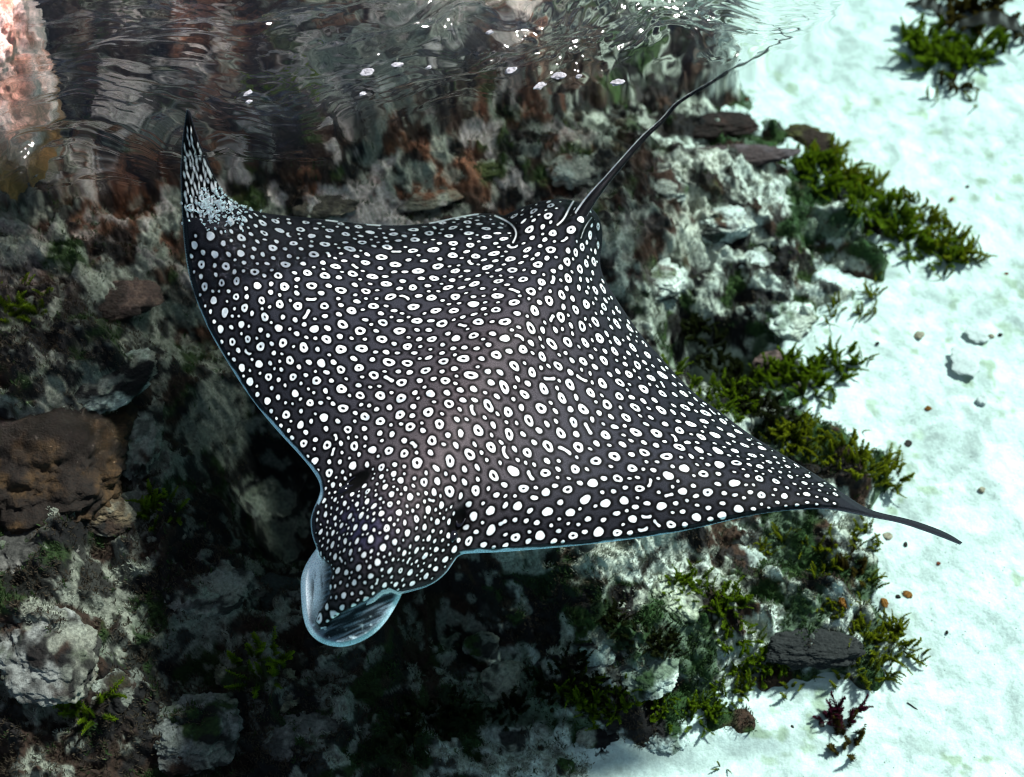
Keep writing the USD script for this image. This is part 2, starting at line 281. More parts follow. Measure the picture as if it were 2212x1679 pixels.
# --- pigment of the back: white spots and rings (signed distance to their edge, in drawing units) ---
nrm = trimesh.Trimesh(T, tri, process=False).vertex_normals
spot = np.full(nb, -30.0)
head = smooth(1.0 - np.hypot((pts[:, 0] - 815) / 190, (pts[:, 1] - 1165) / 165), 0.0, 0.12)
frontness = smooth(-(d_lead), -230, -60)
tree = cKDTree(T)
ok = (pts[:, 0] < 1805) & (d_edge > 4) & ~lobe & (bump2(768, 1041, 44, 17, -0.6) < 0.4) & (bump2(989, 1131, 17, 40, .3) < 0.4) & ~((along < 500) & (pts[:, 0] < 490))
ids = np.nonzero(ok)[0]
ncell = max(ids.size, 1)
C, RR = [], []
spots = []
def throw(count, rad, gap, kind):
    global C, RR
    for k in rng.choice(ids, count):
        s = 1 - 0.36 * head[k]
        r = rad * s * rng.uniform(0.88, 1.14) * (1 - 0.35 * float(smooth(pts[k, 0], 1550, 1800))) * (1 - 0.17 * frontness[k]); g = gap * (1 - 0.35 * head[k])
        if C:
            dd = np.linalg.norm(np.array(C) - T[k], axis=1) / U
            if (dd < np.array(RR) + r + g).any(): continue
        if d_edge[k] < (r + 6 if d_lead[k] < d_trail0[k] else r * 0.6): continue
        C.append(T[k]); RR.append(r); spots.append((k, r, kind))
throw(9000, 10.6, 20.0, 'ring')
throw(150, 8.0, 8.5, 'dash')
throw(12000, 6.9, 10.5, 'dot')
throw(16000, 4.6, 8.6, 'small')
OR = np.array([(430, 620, 80), (480, 760, 60), (600, 900, 55), (600, 620, 55), (720, 540, 30), (900, 540, 5), (1000, 620, 0), (850, 700, 10), (760, 820, 30), (900, 820, 20), (850, 1000, 70), (1000, 950, 60), (1050, 760, 0), (1200, 640, 100), (1300, 700, 65), (1400, 820, 45),
    (1250, 900, 60), (1150, 950, 50), (1350, 1000, 15), (1500, 900, 35), (1600, 1000, 15), (1500, 1080, -5), (1300, 1120, -15), (1120, 1120, -30), (800, 1150, 110), (850, 1230, 120), (1180, 500, 110), (1090, 520, 10)], float)
orf = RBFInterpolator(OR[:, :2] / 1000, np.c_[np.cos(np.radians(2 * OR[:, 2])), np.sin(np.radians(2 * OR[:, 2]))], kernel='linear', smoothing=1e-3)
ptree = cKDTree(pts)
for k, r, kind in spots:
    near = np.array(tree.query_ball_point(T[k], (r * 2.2 + 14) * U))
    n = nrm[k]; cs = orf(pts[k:k + 1] / 1000)[0]; th = 0.5 * math.atan2(cs[1], cs[0]) + rng.normal(0, .22 if kind != 'dash' else .7)
    e1 = T[ptree.query(pts[k] + 9 * np.array([math.cos(th), math.sin(th)]))[1]] - T[k]; e1 = e1 - n * (e1 @ n); e1 /= np.linalg.norm(e1) + 1e-12; e2 = np.cross(n, e1)
    q = (T[near] - T[k]) / U
    u, w = q @ e1, q @ e2; a2 = np.arctan2(w, u)
    wob = 1 + 0.05 * np.sin(2 * a2 + rng.uniform(0, 6)) + 0.05 * np.sin(3 * a2 + rng.uniform(0, 6)) + 0.02 * np.sin(5 * a2 + rng.uniform(0, 6))
    if kind == 'dash':
        L = r * rng.uniform(0.7, 1.3); w = w + 0.03 * u * u * rng.uniform(-1, 1)
        sd = r * 0.36 - np.hypot(np.maximum(np.abs(u) - L, 0), w) + 0.9 * (np.abs(u) / L)
    else:
        el = {'ring': rng.uniform(1.12, 1.5), 'dot': rng.uniform(1.15, 1.7), 'small': rng.uniform(1.0, 1.7)}[kind]
        rho = np.hypot(u / el ** .5, w * el ** .5); r = r * (0.90 if kind != 'ring' else 1.0)
        sd = r * wob - rho
        if kind == 'ring' and rng.random() < 0.97 * (1 - 0.9 * head[k]) * (1 - 0.6 * frontness[k]):
            sd = np.minimum(sd, np.hypot(u / el ** .9, w * el ** .9) - r * rng.uniform(0.30, 0.46))
    spot[near] = np.maximum(spot[near], sd)
crease = np.minimum(dist_to(fine([(1069, 466), (1095, 477), (1112, 491), (1117, 508), (1108, 524)]), pts), dist_to(fine([(1240, 433), (1229, 450), (1219, 474), (1204, 486)]), pts))
crease = np.minimum(crease, dist_to(fine([(1278, 470), (1262, 492), (1255, 515)]), pts) + 1.0)
spot = np.maximum(np.where(crease < 9, np.minimum(spot, -3), spot), 1.5 - crease)
wave_n = fbm(np.c_[pts / 30, np.zeros(nb)], 2, 55)
# lead edges show the white belly; the trailing edge is a thin broken pale line
rim_w = 2.2 + 5.6 * np.exp(-np.minimum(np.hypot(*(pts - (690, 1040)).T), np.hypot(*(pts - (1040, 1195)).T)) / 150) + 1.5 * (wave_n - 0.5) * 4
rim_w *= 0.45 + 1.1 * fbm(np.c_[pts / 55, np.zeros(nb)], 3, 57)
rim_w *= smooth(2080 - pts[:, 0], 420, 700) * smooth(along, 430, 760)
rim_w = np.where(headside < 12, 2.0, rim_w)
rim = rim_w - d_lead
d_trail = np.minimum(dist_to(chains[3], pts), dist_to(chains[5], pts))
trail_rim = 3.0 * (wave_n > 0.5) - d_trail - 2.5 * smooth(pts[:, 0], 1500, 1800)
trail_rim = np.where((pts[:, 0] > 700) & (pts[:, 0] < 1040), trail_rim, -9)
spot = np.where(trail_rim > -3, np.maximum(spot, trail_rim), spot)
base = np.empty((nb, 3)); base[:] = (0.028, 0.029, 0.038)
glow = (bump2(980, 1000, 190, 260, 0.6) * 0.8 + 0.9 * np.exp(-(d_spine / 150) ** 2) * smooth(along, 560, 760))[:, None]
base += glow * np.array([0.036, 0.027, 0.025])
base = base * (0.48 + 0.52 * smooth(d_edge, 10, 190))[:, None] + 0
hb = bump2(785, 1140, 70, 60, 0.3)[:, None]; base = base * (1 - 0.55 * hb) + 0.55 * hb * np.array([0.018, 0.022, 0.085])
eye_dark = np.maximum(bump2(766, 1042, 48, 17, -0.6), bump2(988, 1132, 19, 44, .35))[:, None]
base = base * (1 - smooth(eye_dark, 0.25, 0.6)) + 0.004 * smooth(eye_dark, 0.25, 0.6)
rimc = smooth(rim, -0.8, 1.6)[:, None]; base = base * (1 - rimc) + rimc * np.array([0.42, 0.58, 0.68])
spot = np.where(rim > -2, -30 + 0 * spot, spot)
# snout lobes
sq = np.c_[pts[:, 0] / 5.0, (along + 0.2 * pts[:, 0]) / 40.0, np.zeros(nb)]
streakL = fbm(sq, 3, 61); sq2 = np.c_[(pts[:, 0] * 0.45 + along) / 5.0, (pts[:, 0] - along * .45) / 50.0, np.zeros(nb)]; streakR = fbm(sq2, 3, 62)
left_lobe = smooth(0.0 - (pts[:, 0] - (700 + (along - 1190) * -0.10)), -16, 10)
lc = np.array([0.88, 0.94, 0.98]) * (1 - 0.90 * smooth(streakL, 0.50, 0.62) * smooth(d_snout, 14, 30) * smooth(along, 1215, 1270))[:, None]
lc *= (1 - 0.75 * smooth(along, 1290, 1350) * smooth(d_snout, 6, 18))[:, None]
rc = np.array([0.050, 0.068, 0.085]) * (0.25 + 2.0 * smooth(streakR, 0.40, 0.64))[:, None]
rc += (smooth(16 - d_snout, -4, 14) ** 1.5)[:, None] * np.array([0.38, 0.55, 0.62])
lobec = lc * left_lobe[:, None] + rc * (1 - left_lobe)[:, None]
lip = 0.65 * smooth(5.5 - d_snout, 0, 5)[:, None]; lobec = lobec * (1 - lip) + lip * np.array([0.55, 0.70, 0.78])
base[lobe] = lobec[lobe]
dots_r = smooth(noise(np.c_[pts / 9, np.zeros(nb)], 77), 0.72, 0.86) * smooth(40 - d_snout, 0, 14) * smooth(d_snout, 9, 14) * (along > 1330)
base[lobe] += (dots_r[:, None] * np.array([0.4, 0.48, 0.5]))[lobe]
# the raised left tip: pale stretched streaks along the wing
tip = smooth(-along, -500, -440) * smooth(480 - pts[:, 0], -10, 20)
tsd = np.full(nb, -20.0); tz_ = tip > 0.5; tp_ = pts[tz_]; best = np.full(len(tp_), -20.0)
for r_, yy in enumerate(np.arange(280, 500, 17.0)):
    x0 = np.interp(yy, [230, 290, 351, 418, 485, 561], [402, 394, 390, 391, 394, 401]); x1 = np.interp(yy, [240, 277, 317, 351, 384, 414, 438, 500], [411, 421, 434, 451, 465, 478, 490, 500])
    for xx in np.arange(x0 + 8 + 4.5 * (r_ % 2), x1 - 2, 9.0):
        cx, cy, th, L, W = xx + rng.normal(0, 1.2), yy + rng.normal(0, 4), 1.40 + rng.normal(0, .10), rng.uniform(5.5, 10.5), rng.uniform(1.9, 3.1) * (0.6 + 0.4 * smooth(yy, 280, 360))
        u = (tp_[:, 0] - cx) * math.cos(th) + (tp_[:, 1] - cy) * math.sin(th); w_ = -(tp_[:, 0] - cx) * math.sin(th) + (tp_[:, 1] - cy) * math.cos(th)
        best = np.maximum(best, W * (1 - np.hypot(u / L, w_ / W)))
tsd[tz_] = best
spot = np.where(tz_, np.where(d_edge > 2.5, tsd * 1.1 - 0.2, -20), spot)
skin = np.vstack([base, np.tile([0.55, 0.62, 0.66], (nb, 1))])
spots_all = np.r_[spot, np.full(nb, -30.0)]
# tail: a long whip, its base rooted in the body between the pelvic fins
tail_px = fine([(1225, 520), (1245, 478), (1270, 438), (1308, 392), (1354, 339), (1396, 290), (1434, 260), (1457, 226), (1500, 200), (1560, 172), (1620, 140), (1690, 100), (1730, 76), (1766, 58)], 5.0)
s = np.linspace(0, 1, len(tail_px))
tz = np.interp(tail_px[:, 0], [1225, 1262, 1330, 1460, 1770], [RAYZ - 0.012, RAYZ - .002, RAYZ + .0, RAYZ + 0.0, RAYZ - 0.06])
tp = at(tail_px[:, 0], tail_px[:, 1], tz)
tr = np.interp(tail_px[:, 0], [1225, 1270, 1310, 1400, 1470, 1770], [0.013, 0.0112, 0.0076, 0.0054, 0.0038, 0.0012])
K = 18
tang = np.gradient(tp, axis=0); tang /= np.linalg.norm(tang, axis=1)[:, None]
side = np.cross(tang, [0, 0, 1.0]); side /= np.linalg.norm(side, axis=1)[:, None]; upv = np.cross(side, tang)
an = np.linspace(0, 2 * np.pi, K, endpoint=False)
TV = (tp[:, None] + tr[:, None, None] * (np.cos(an)[None, :, None] * side[:, None] + 0.8 * np.sin(an)[None, :, None] * upv[:, None])).reshape(-1, 3)
i, j = np.meshgrid(np.arange(len(tp) - 1), np.arange(K), indexing='ij'); i, j = i.ravel(), j.ravel(); j2 = (j + 1) % K
TF = np.vstack([np.c_[i * K + j, i * K + j2, (i + 1) * K + j2], np.c_[i * K + j, (i + 1) * K + j2, (i + 1) * K + j]])
ts = np.full((len(tp), K), -20.0); line = noise(np.c_[s * 60, s * 0, s * 0], 4)
ts[:, :] = np.where(np.abs(((an - 2.45 + np.pi) % (2 * np.pi)) - np.pi)[None, :] < 0.40, (2.6 * (line + .15))[:, None], ts)
ts[:, :] = np.where((np.abs(((an - 0.0 + np.pi) % (2 * np.pi)) - np.pi)[None, :] < 0.30) & (tail_px[:, 0] < 1345)[:, None], 1.6, ts)
V = np.vstack([V, TV]); F = np.vstack([F, TF + 2 * nb])
skin = np.vstack([skin, np.tile([0.005, 0.005, 0.007], (len(TV), 1))]); spots_all = np.r_[spots_all, ts.ravel()]
SKIN = mat('ray_skin', {'a': ('attribute', {'attribute': 'skin'}), 'd': ('attribute', {'attribute': 'spotting'}), 'g': ('geometry', {}),
    'w': ('map_range', {'range_type': 'smoothstep', 'from_min': -1.3, 'from_max': 1.5}), 'h': ('map_range', {'range_type': 'smoothstep', 'from_min': -10.0, 'from_max': -2.0, 'to_min': 1.0, 'to_max': 0.06}),
    'n': ('noise_texture', {'scale': 520, 'detail': 2.0, 'roughness': 0.7}), 'nm': ('map_range', {'from_min': 0.35, 'from_max': 0.65, 'to_min': 0.68, 'to_max': 1.35}),
    'c1': ('mix', {'mix_type': 'multiply', 'fac': 1.0}), 'c2': ('mix', {'mix_type': 'multiply', 'fac': 1.0}), 'wn': ('noise_texture', {'scale': 55, 'detail': 3.0}), 'wr': ('rgb_ramp', {'ramp': [(0.30, (0.50, 0.54, 0.58)), (0.52, (0.84, 0.86, 0.87))]}), 'c3': ('mix', {}),
    'b': ('bump', {'strength': 0.12, 'distance': 0.002}), 'p': ('principled_bsdf', {'roughness': 0.5, 'specular_ior_level': 0.03})},
    [('g.position', 'n.vector'), ('n.fac', 'nm.value'), ('d.fac', 'w.value'), ('d.fac', 'h.value'), ('a.color', 'c1.color1'), ('h.result', 'c1.color2'), ('c1.color', 'c2.color1'), ('nm.result', 'c2.color2'),
     ('c2.color', 'c3.color1'), ('g.position', 'wn.vector'), ('wn.fac', 'wr.fac'), ('wr.color', 'c3.color2'), ('w.result', 'c3.fac'), ('c3.color', 'p.base_color'), ('n.fac', 'b.height'), ('b.normal', 'p.normal')], 'p.BSDF')
org = T[np.argmin(np.hypot(*(pts - (1000, 830)).T))] - [0, 0, 0.05]
ray = thing('spotted_ray', org)
tag(ray, 'large dark ray with white spots and rings, wings spread, swimming over the reef', 'ray')
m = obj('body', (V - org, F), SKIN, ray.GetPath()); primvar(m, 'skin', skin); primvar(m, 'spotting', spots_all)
DARK = mat('eye_dark', {'p': ('principled_bsdf', {'base_color': (0.004, 0.004, 0.008), 'roughness': 0.15, 'specular_ior_level': 0.4})}, [], 'p.BSDF')
for (px, py, rx, ry, ang) in ((742, 1060, 0.010, 0.007, 0.6), (978, 1158, 0.008, 0.010, -0.3)):
    e = trimesh.creation.icosphere(3, 1.0); e.apply_scale([rx, ry, 0.006]); e.apply_transform(trimesh.transformations.rotation_matrix(ang, [0, 0, 1]))
    k = np.argmin(np.hypot(*(pts - (px, py)).T)); e.apply_translation(T[k] - org); obj('eye', e, DARK, ray.GetPath())
for (px, py, rx, ry, ang) in ((772, 1036, 0.020, 0.0065, 0.62), (996, 1118, 0.0065, 0.015, -0.3)):
    e = trimesh.creation.torus(1.0, 0.22, major_sections=40, minor_sections=10); e.apply_scale([rx, ry, 0.006]); e.apply_transform(trimesh.transformations.rotation_matrix(ang, [0, 0, 1]))
    k = np.argmin(np.hypot(*(pts - (px, py)).T)); e.apply_translation(T[k] - org + [0, 0, -0.001]); obj('spiracle', e, DARK, ray.GetPath())

# ------------------------------------------------------------------ rocks
def rock_mesh(seed, size, flat=0.6, rough=0.35, sub=4):
    m = trimesh.creation.icosphere(sub, 1.0); v = m.vertices
    v = v * (1 + rough * 2.0 * (fbm(v * 1.3 + seed * 7.3, 3, seed) - 0.5) + 0.5 * rough * (fbm(v * 4 + seed, 3, seed + 3) - 0.5))[:, None]
    v = v * (np.array([1, 1, flat]) * np.asarray(size) * 0.5); m.vertices = v; return m
def rough_rock(seed, size, flat=0.6):
    m = trimesh.creation.icosphere(5, 1.0); v = m.vertices; o = v + seed * 3.7
    k = 0.70 * (fbm(o * 1.1, 2, seed) - 0.5) + 0.30 * (np.abs(2 * fbm(o * 2.0, 2, seed + 1) - 1) - 0.3) + 0.20 * (fbm(o * 7, 3, seed + 2) - 0.5) + 0.12 * (noise(o * 20, seed + 4) - 0.5)
    m.vertices = v * (1 + k)[:, None] * (np.array([1, 1, flat]) * np.asarray(size) * 0.5); return m
def rock(px, py, w, h, col, label, seed, rot=0.0, flat=0.6, cat='rock', col2=None, sink=0.90, name='rock', group=None):
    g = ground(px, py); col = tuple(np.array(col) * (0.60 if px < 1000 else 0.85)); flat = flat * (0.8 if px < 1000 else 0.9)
    k = U * 1.22
    m = rough_rock(seed, (w * k * 1.1, h * k * 1.3, min(w, h) * k * 1.3), flat); m.apply_transform(trimesh.transformations.rotation_matrix(rot, [0, 0, 1]))
    o = obj(name, m, REEF); p = m.vertices + g
    n1 = (smooth(fbm(p * 18, 4, seed + 5), 0.46, 0.58) * (0.35 + 0.65 * smooth(fbm(p * 60, 3, seed + 6), 0.40, 0.58)))[:, None]
    c2 = np.array(col) * 0.3 if col2 is None and max(col) < 0.15 else reef_tint(p[:, :2], p[:, 2], np.full(len(p), 0.5 if px < 1300 else 0.15)) if col2 is None else np.array(col2)
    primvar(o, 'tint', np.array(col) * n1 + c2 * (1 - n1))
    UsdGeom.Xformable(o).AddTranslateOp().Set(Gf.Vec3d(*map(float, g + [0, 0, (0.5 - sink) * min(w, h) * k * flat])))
    tag(o, label, cat, group)
PALE, BROWN, PINK, GREY, PURP = (0.40, 0.40, 0.34), (0.075, 0.036, 0.014), (0.75, 0.42, 0.36), (0.26, 0.25, 0.22), (0.10, 0.07, 0.075)
for i, a in enumerate([
    (70, 960, 330, 300, BROWN, 'big rounded brown boulder at the left edge of the reef', 0, .55, (0.012, 0.006, 0.004)),
    (225, 820, 170, 90, (0.36, 0.40, 0.36), 'pale grey-green rock on top of the brown boulder at left', 0.6, .5, None),
    (285, 930, 110, 150, (0.34, 0.33, 0.28), 'pale lumpy rock on the right flank of the brown boulder', 0.2, .5, None),
    (250, 640, 160, 90, (0.17, 0.10, 0.08), 'rusty brown rock in the shade left of the wing', 0.2, .5, None),
    (60, 600, 120, 120, (0.26, 0.16, 0.13), 'pinkish brown rock at the left edge of the picture', 0.2, .5, None),
    (200, 1095, 150, 70, (0.25, 0.17, 0.10), 'tan ledge of rock under the brown boulder', -0.3, .5, None),
    (330, 1140, 110, 120, (0.30, 0.30, 0.24), 'grey-green mottled rock below the brown boulder', 0.5, .5, None),
    (60, 1180, 150, 110, (0.22, 0.19, 0.17), 'dull grey rock low at the left edge', 0, .5, None),
    (455, 1270, 150, 80, GREY, 'grey turf-covered rock left of the snout', 0.2, .5, None),
    (590, 1290, 110, 80, (0.13, 0.14, 0.13), 'dark grey rock just left of the pale snout', 0.1, .6, None),
    (90, 1400, 190, 130, (0.30, 0.28, 0.26), 'light grey weathered rock in the lower left corner', -0.5, .5, None),
    (210, 1480, 130, 70, (0.36, 0.36, 0.31), 'whitish sloping rock near the lower left corner', -0.5, .4, None),
    (560, 1465, 150, 70, (0.33, 0.30, 0.20), 'yellowish flat rock near the bottom of the reef', -0.3, .45, None),
    (420, 1570, 150, 110, (0.25, 0.24, 0.22), 'grey pitted rock at the bottom edge', 0.3, .5, None),
    (640, 1590, 140, 90, (0.22, 0.20, 0.18), 'brownish grey rock at the bottom edge beside the yellowish one', 0.3, .5, None),
    (1095, 1465, 85, 60, (0.26, 0.24, 0.19), 'small beige rock alone in the dark patch below the wing', 0.1, .6, None),
    (1040, 1390, 60, 40, (0.20, 0.20, 0.17), 'small grey rock in the dark patch below the right wing', 0.1, .6, None),
    (1270, 1390, 100, 80, (0.30, 0.35, 0.32), 'pale grey-green rock below the middle of the right wing', 0.3, .6, None),
    (1330, 1320, 90, 80, (0.24, 0.28, 0.26), 'greenish grey rock close under the right wing', 0.4, .6, None),
    (1460, 1290, 80, 100, (0.48, 0.48, 0.36), 'cream coloured rock beside the green tufts below the wing', 0.4, .6, None),
    (1290, 1590, 150, 100, (0.52, 0.56, 0.52), 'whitish round rock half buried at the bottom sand edge', 0.0, .5, None),
    (1430, 1560, 100, 90, (0.56, 0.60, 0.56), 'white rock lump at the edge of the bottom sand', 0.4, .5, None),
    (1400, 1450, 110, 80, (0.42, 0.46, 0.42), 'pale rock lump above the bottom sand edge', 0.8, .5, None),
    (1600, 330, 230, 46, PURP, 'long flat purple-brown rock slab beside the tail', 0.03, .5, (0.05, 0.03, 0.03)),
    (1560, 265, 170, 60, (0.05, 0.02, 0.015), 'dark maroon rock at the top of the reef by the tail', 0.05, .6, None),
    (1750, 300, 150, 80, (0.06, 0.05, 0.012), 'rounded dark brown rock with an olive crest at the sand edge', -0.35, .7, (0.02, 0.008, 0.004)),
    (1420, 400, 130, 90, (0.44, 0.44, 0.38), 'light grey rock right of the tail', 0.2, .6, None),
    (1560, 470, 130, 80, (0.48, 0.50, 0.46), 'white mottled rock right of the pelvic fins', 0.2, .6, None),
    (1420, 590, 120, 90, (0.36, 0.37, 0.33), 'grey rock close behind the ray near its fins', 0.2, .6, None),
    (1630, 560, 110, 80, (0.55, 0.56, 0.52), 'white rock above the dark hollow', 0.1, .5, None),
    (1710, 690, 110, 80, (0.52, 0.54, 0.50), 'white crusted rock right of the dark hollow', 0.3, .5, None),
    (1670, 780, 80, 50, (0.16, 0.09, 0.08), 'small dark red rock below the dark hollow', 0.3, .6, None),
    (1760, 1395, 170, 62, (0.075, 0.068, 0.066), 'dark grey rock among the sandy tufts at lower right', 0.05, .6, None),
    (1600, 1210, 100, 70, (0.40, 0.42, 0.38), 'pale grey rock under the far right wing', 0.1, .5, None),
    (900, 420, 170, 60, (0.26, 0.22, 0.16), 'tan flat rock behind the trailing edge of the left wing', 0.1, .5, None),
    (1040, 350, 140, 70, (0.34, 0.34, 0.28), 'pale mottled rock behind the middle of the body', 0.1, .55, None),
    (1240, 360, 110, 70, (0.40, 0.40, 0.34), 'pale rock just left of the tail', 0.1, .55, None),
    (1230, 300, 50, 40, (0.62, 0.58, 0.42), 'small bright cream rock left of the tail', 0.1, .7, None),
    (700, 440, 120, 50, (0.20, 0.16, 0.12), 'dull brown rock behind the left wing', 0.1, .5, None),
]):
    rock(*a[:6], 100 + i, a[6], a[7], col2=a[8])
# the pink rock that stands out of the water at the top left
pk = rough_rock(77, (0.19, 0.36, 0.46), 1.0); c0 = at(-34, 60, 0.0)
o = obj('rock', pk, REEF); n1 = smooth(fbm(pk.vertices * 16, 3, 9), 0.40, 0.62)[:, None]; n2 = smooth(pk.vertices[:, 2] + 0.1 * fbm(pk.vertices * 20, 2, 4), -0.05, 0.06)[:, None]
primvar(o, 'tint', (np.array([0.80, 0.60, 0.56]) * n1 + np.array([0.72, 0.34, 0.26]) * (1 - n1)) * n2 + np.array([0.25, 0.11, 0.03]) * (1 - n2))
UsdGeom.Xformable(o).AddTranslateOp().Set(Gf.Vec3d(*map(float, c0 + [0, 0, -0.12]))); tag(o, 'pale pink rock rising out of the water in the top left corner', 'rock')

# ------------------------------------------------------------------ algae
def frond(seed, h, w, curve):
    """A feathery frond: a curved midrib with many short side leaflets."""
    r = np.random.default_rng(seed); n = 24; t = np.linspace(0, 1, n); ph = r.uniform(0, 6.28)
    mid = np.c_[curve * h * t ** 1.8 * math.cos(ph), curve * h * t ** 1.8 * math.sin(ph), h * t * (1 - 0.25 * curve * t)]
    V, F, A = [], [], []
    def leaf(p, q, wd, nrm, a0, a1):
        k = len(V); s = np.cross(q - p, nrm); s = s / (np.linalg.norm(s) + 1e-9) * wd
        V.extend([p - s, p + s, (p + q) / 2 + s * 1.2, q, (p + q) / 2 - s * 1.2]); A.extend([a0, a0, (a0 + a1) / 2, a1, (a0 + a1) / 2]); F.extend([[k, k + 1, k + 2], [k, k + 2, k + 4], [k + 4, k + 2, k + 3]])
    for i in range(n - 1):
        leaf(mid[i], mid[i + 1], w * 0.10, np.array([math.sin(ph), -math.cos(ph), 0.2]), t[i], t[i + 1])
        if i > 1:
            for q in range(7):
                th = r.uniform(0, 6.28); L = w * (0.55 + 0.6 * math.sin(math.pi * min(1, t[i] * 1.05) ** 0.8)) * r.uniform(.6, 1.2) * 0.62
                d = np.array([math.cos(th), math.sin(th), r.uniform(.3, 1.0)]); d /= np.linalg.norm(d)
                leaf(mid[i], mid[i] + d * L, w * 0.08, np.array([d[1], -d[0], 0.4]), max(0, t[i] - .05), min(1, t[i] + 0.25))
    return np.array(V), np.array(F), np.array(A)
class Tufts:
    def __init__(s): s.made = {}
TUFT = {}
def tuft(style, px, py, size, label, group=None, cat='seaweed', spread=1.0, p=None):
    """One clump of fronds; the first of each style is built, the others refer to it."""
    material, n, w = {'green': (GREEN, 20, .24), 'green_thin': (GREEN, 6, .2), 'deep': (DEEPGREEN, 24, .26), 'brown': (BROWNALG, 14, .28), 'red': (REDALG, 12, .22), 'dark': (DARKALG, 20, .30), 'sprig': (GREEN, 3, .22)}[style[:-1]]
    g = ground(px, py) if p is None else p
    name = {'brown': 'brown_seaweed', 'red': 'red_seaweed', 'dark': 'dark_seaweed'}.get(style[:-1], 'green_seaweed')
    s = size * U * 1.15
    x = thing(name, g - np.array([0, 0, 0.1 * s]), rng.uniform(0, 6.28), s)
    if style not in TUFT:
        TUFT[style] = x.GetPath(); sd = sum(map(ord, style)); r = np.random.default_rng(sd)
        for k in range(n):
            v, f, al = frond(sd * 31 + k, r.uniform(.7, 1.15), w * r.uniform(.7, 1.2), r.uniform(.1, .8))
            ph, tl, rad = r.uniform(0, 6.28), r.uniform(0.05, 0.75), (r.uniform(0, 1) ** .6) * (.75 if n > 13 else .3) * spread
            v = v @ trimesh.transformations.rotation_matrix(tl, [math.cos(ph + 1.57), math.sin(ph + 1.57), 0])[:3, :3].T + [rad * math.cos(ph), rad * math.sin(ph), 0]
            m = obj('frond', (v, f), material, x.GetPath(), smooth=False); primvar(m, 'along', al)
    else:
        x.GetPrim().GetReferences().AddInternalReference(TUFT[style]); x.GetPrim().SetInstanceable(True)
    tag(x, label, cat, group)
ORD = 'first second third fourth fifth sixth seventh eighth ninth tenth eleventh twelfth thirteenth fourteenth'.split()
def many(style, variants, pts_, sizes, what, where, cat='seaweed'):
    """Clumps of one kind along a stretch of the reef, told apart by their order from the left."""
    for i, (px, py) in enumerate(sorted(map(tuple, pts_))):
        n = ORD[i] if i < len(ORD) else 'last'
        tuft(style + 'abcdef'[i % variants], px, py, rng.uniform(*sizes), f'{what}, {n} from the left {where}', f'{what} {where}', cat)
def jitter(line, n, sx, sy):
    line = fine(line, 3.0, 1); k = np.linspace(0, len(line) - 1, n).astype(int); return line[k] + rng.normal(0, 1, (n, 2)) * [sx, sy]
many('deep', 3, jitter([(1735, 335), (1800, 400), (1870, 470), (1950, 520), (2040, 545)], 13, 10, 16), (44, 60), 'deep green seaweed clump', 'in the thick upper bank')
many('green', 3, jitter([(1790, 350), (1840, 400), (1900, 430), (1960, 450), (2010, 480), (2060, 520), (2095, 550)], 10, 8, 10), (42, 60), 'yellow-tipped green seaweed clump', 'along the front of the bank')
many('deep', 3, jitter([(1490, 830), (1570, 880), (1650, 850), (1720, 840), (1800, 790)], 13, 14, 26), (38, 54), 'dark green seaweed clump', 'on the slope behind the wing')
many('dark', 2, jitter([(1520, 760), (1600, 820), (1660, 900), (1710, 950)], 7, 16, 20), (38, 54), 'blackish seaweed clump', 'low behind the right wing')
many('green', 3, jitter([(1690, 950), (1780, 980), (1850, 1005), (1915, 1030)], 9, 8, 12), (38, 52), 'olive green seaweed clump', 'on the ridge by the wing tip')
many('green_thin', 2, jitter([(1600, 1170), (1700, 1190), (1790, 1180), (1860, 1240), (1850, 1310)], 12, 26, 30), (30, 50), 'small green sprig', 'under the right wing tip')
many('deep', 3, jitter([(1480, 1240), (1540, 1330), (1610, 1390), (1700, 1440)], 9, 26, 26), (32, 46), 'dark green seaweed clump', 'on the lower right slope')
many('green', 3, jitter([(1810, 1320), (1880, 1360), (1950, 1350), (1940, 1410), (1880, 1460)], 8, 12, 12), (32, 46), 'yellow-green seaweed clump', 'among the outer lower tufts')
many('deep', 2, jitter([(1230, 1500), (1330, 1540), (1450, 1540), (1560, 1500)], 10, 22, 18), (30, 44), 'dark green seaweed clump', 'along the bottom sand')
many('dark', 2, jitter([(880, 1580), (1060, 1560), (1200, 1460), (1400, 1320)], 13, 50, 50), (34, 50), 'blackish seaweed clump', 'in the shade below the wing')
many('green_thin', 2, jitter([(1780, 700), (1850, 660), (1900, 600)], 5, 16, 14), (28, 42), 'thin olive sprig', 'on the sand above the slope')
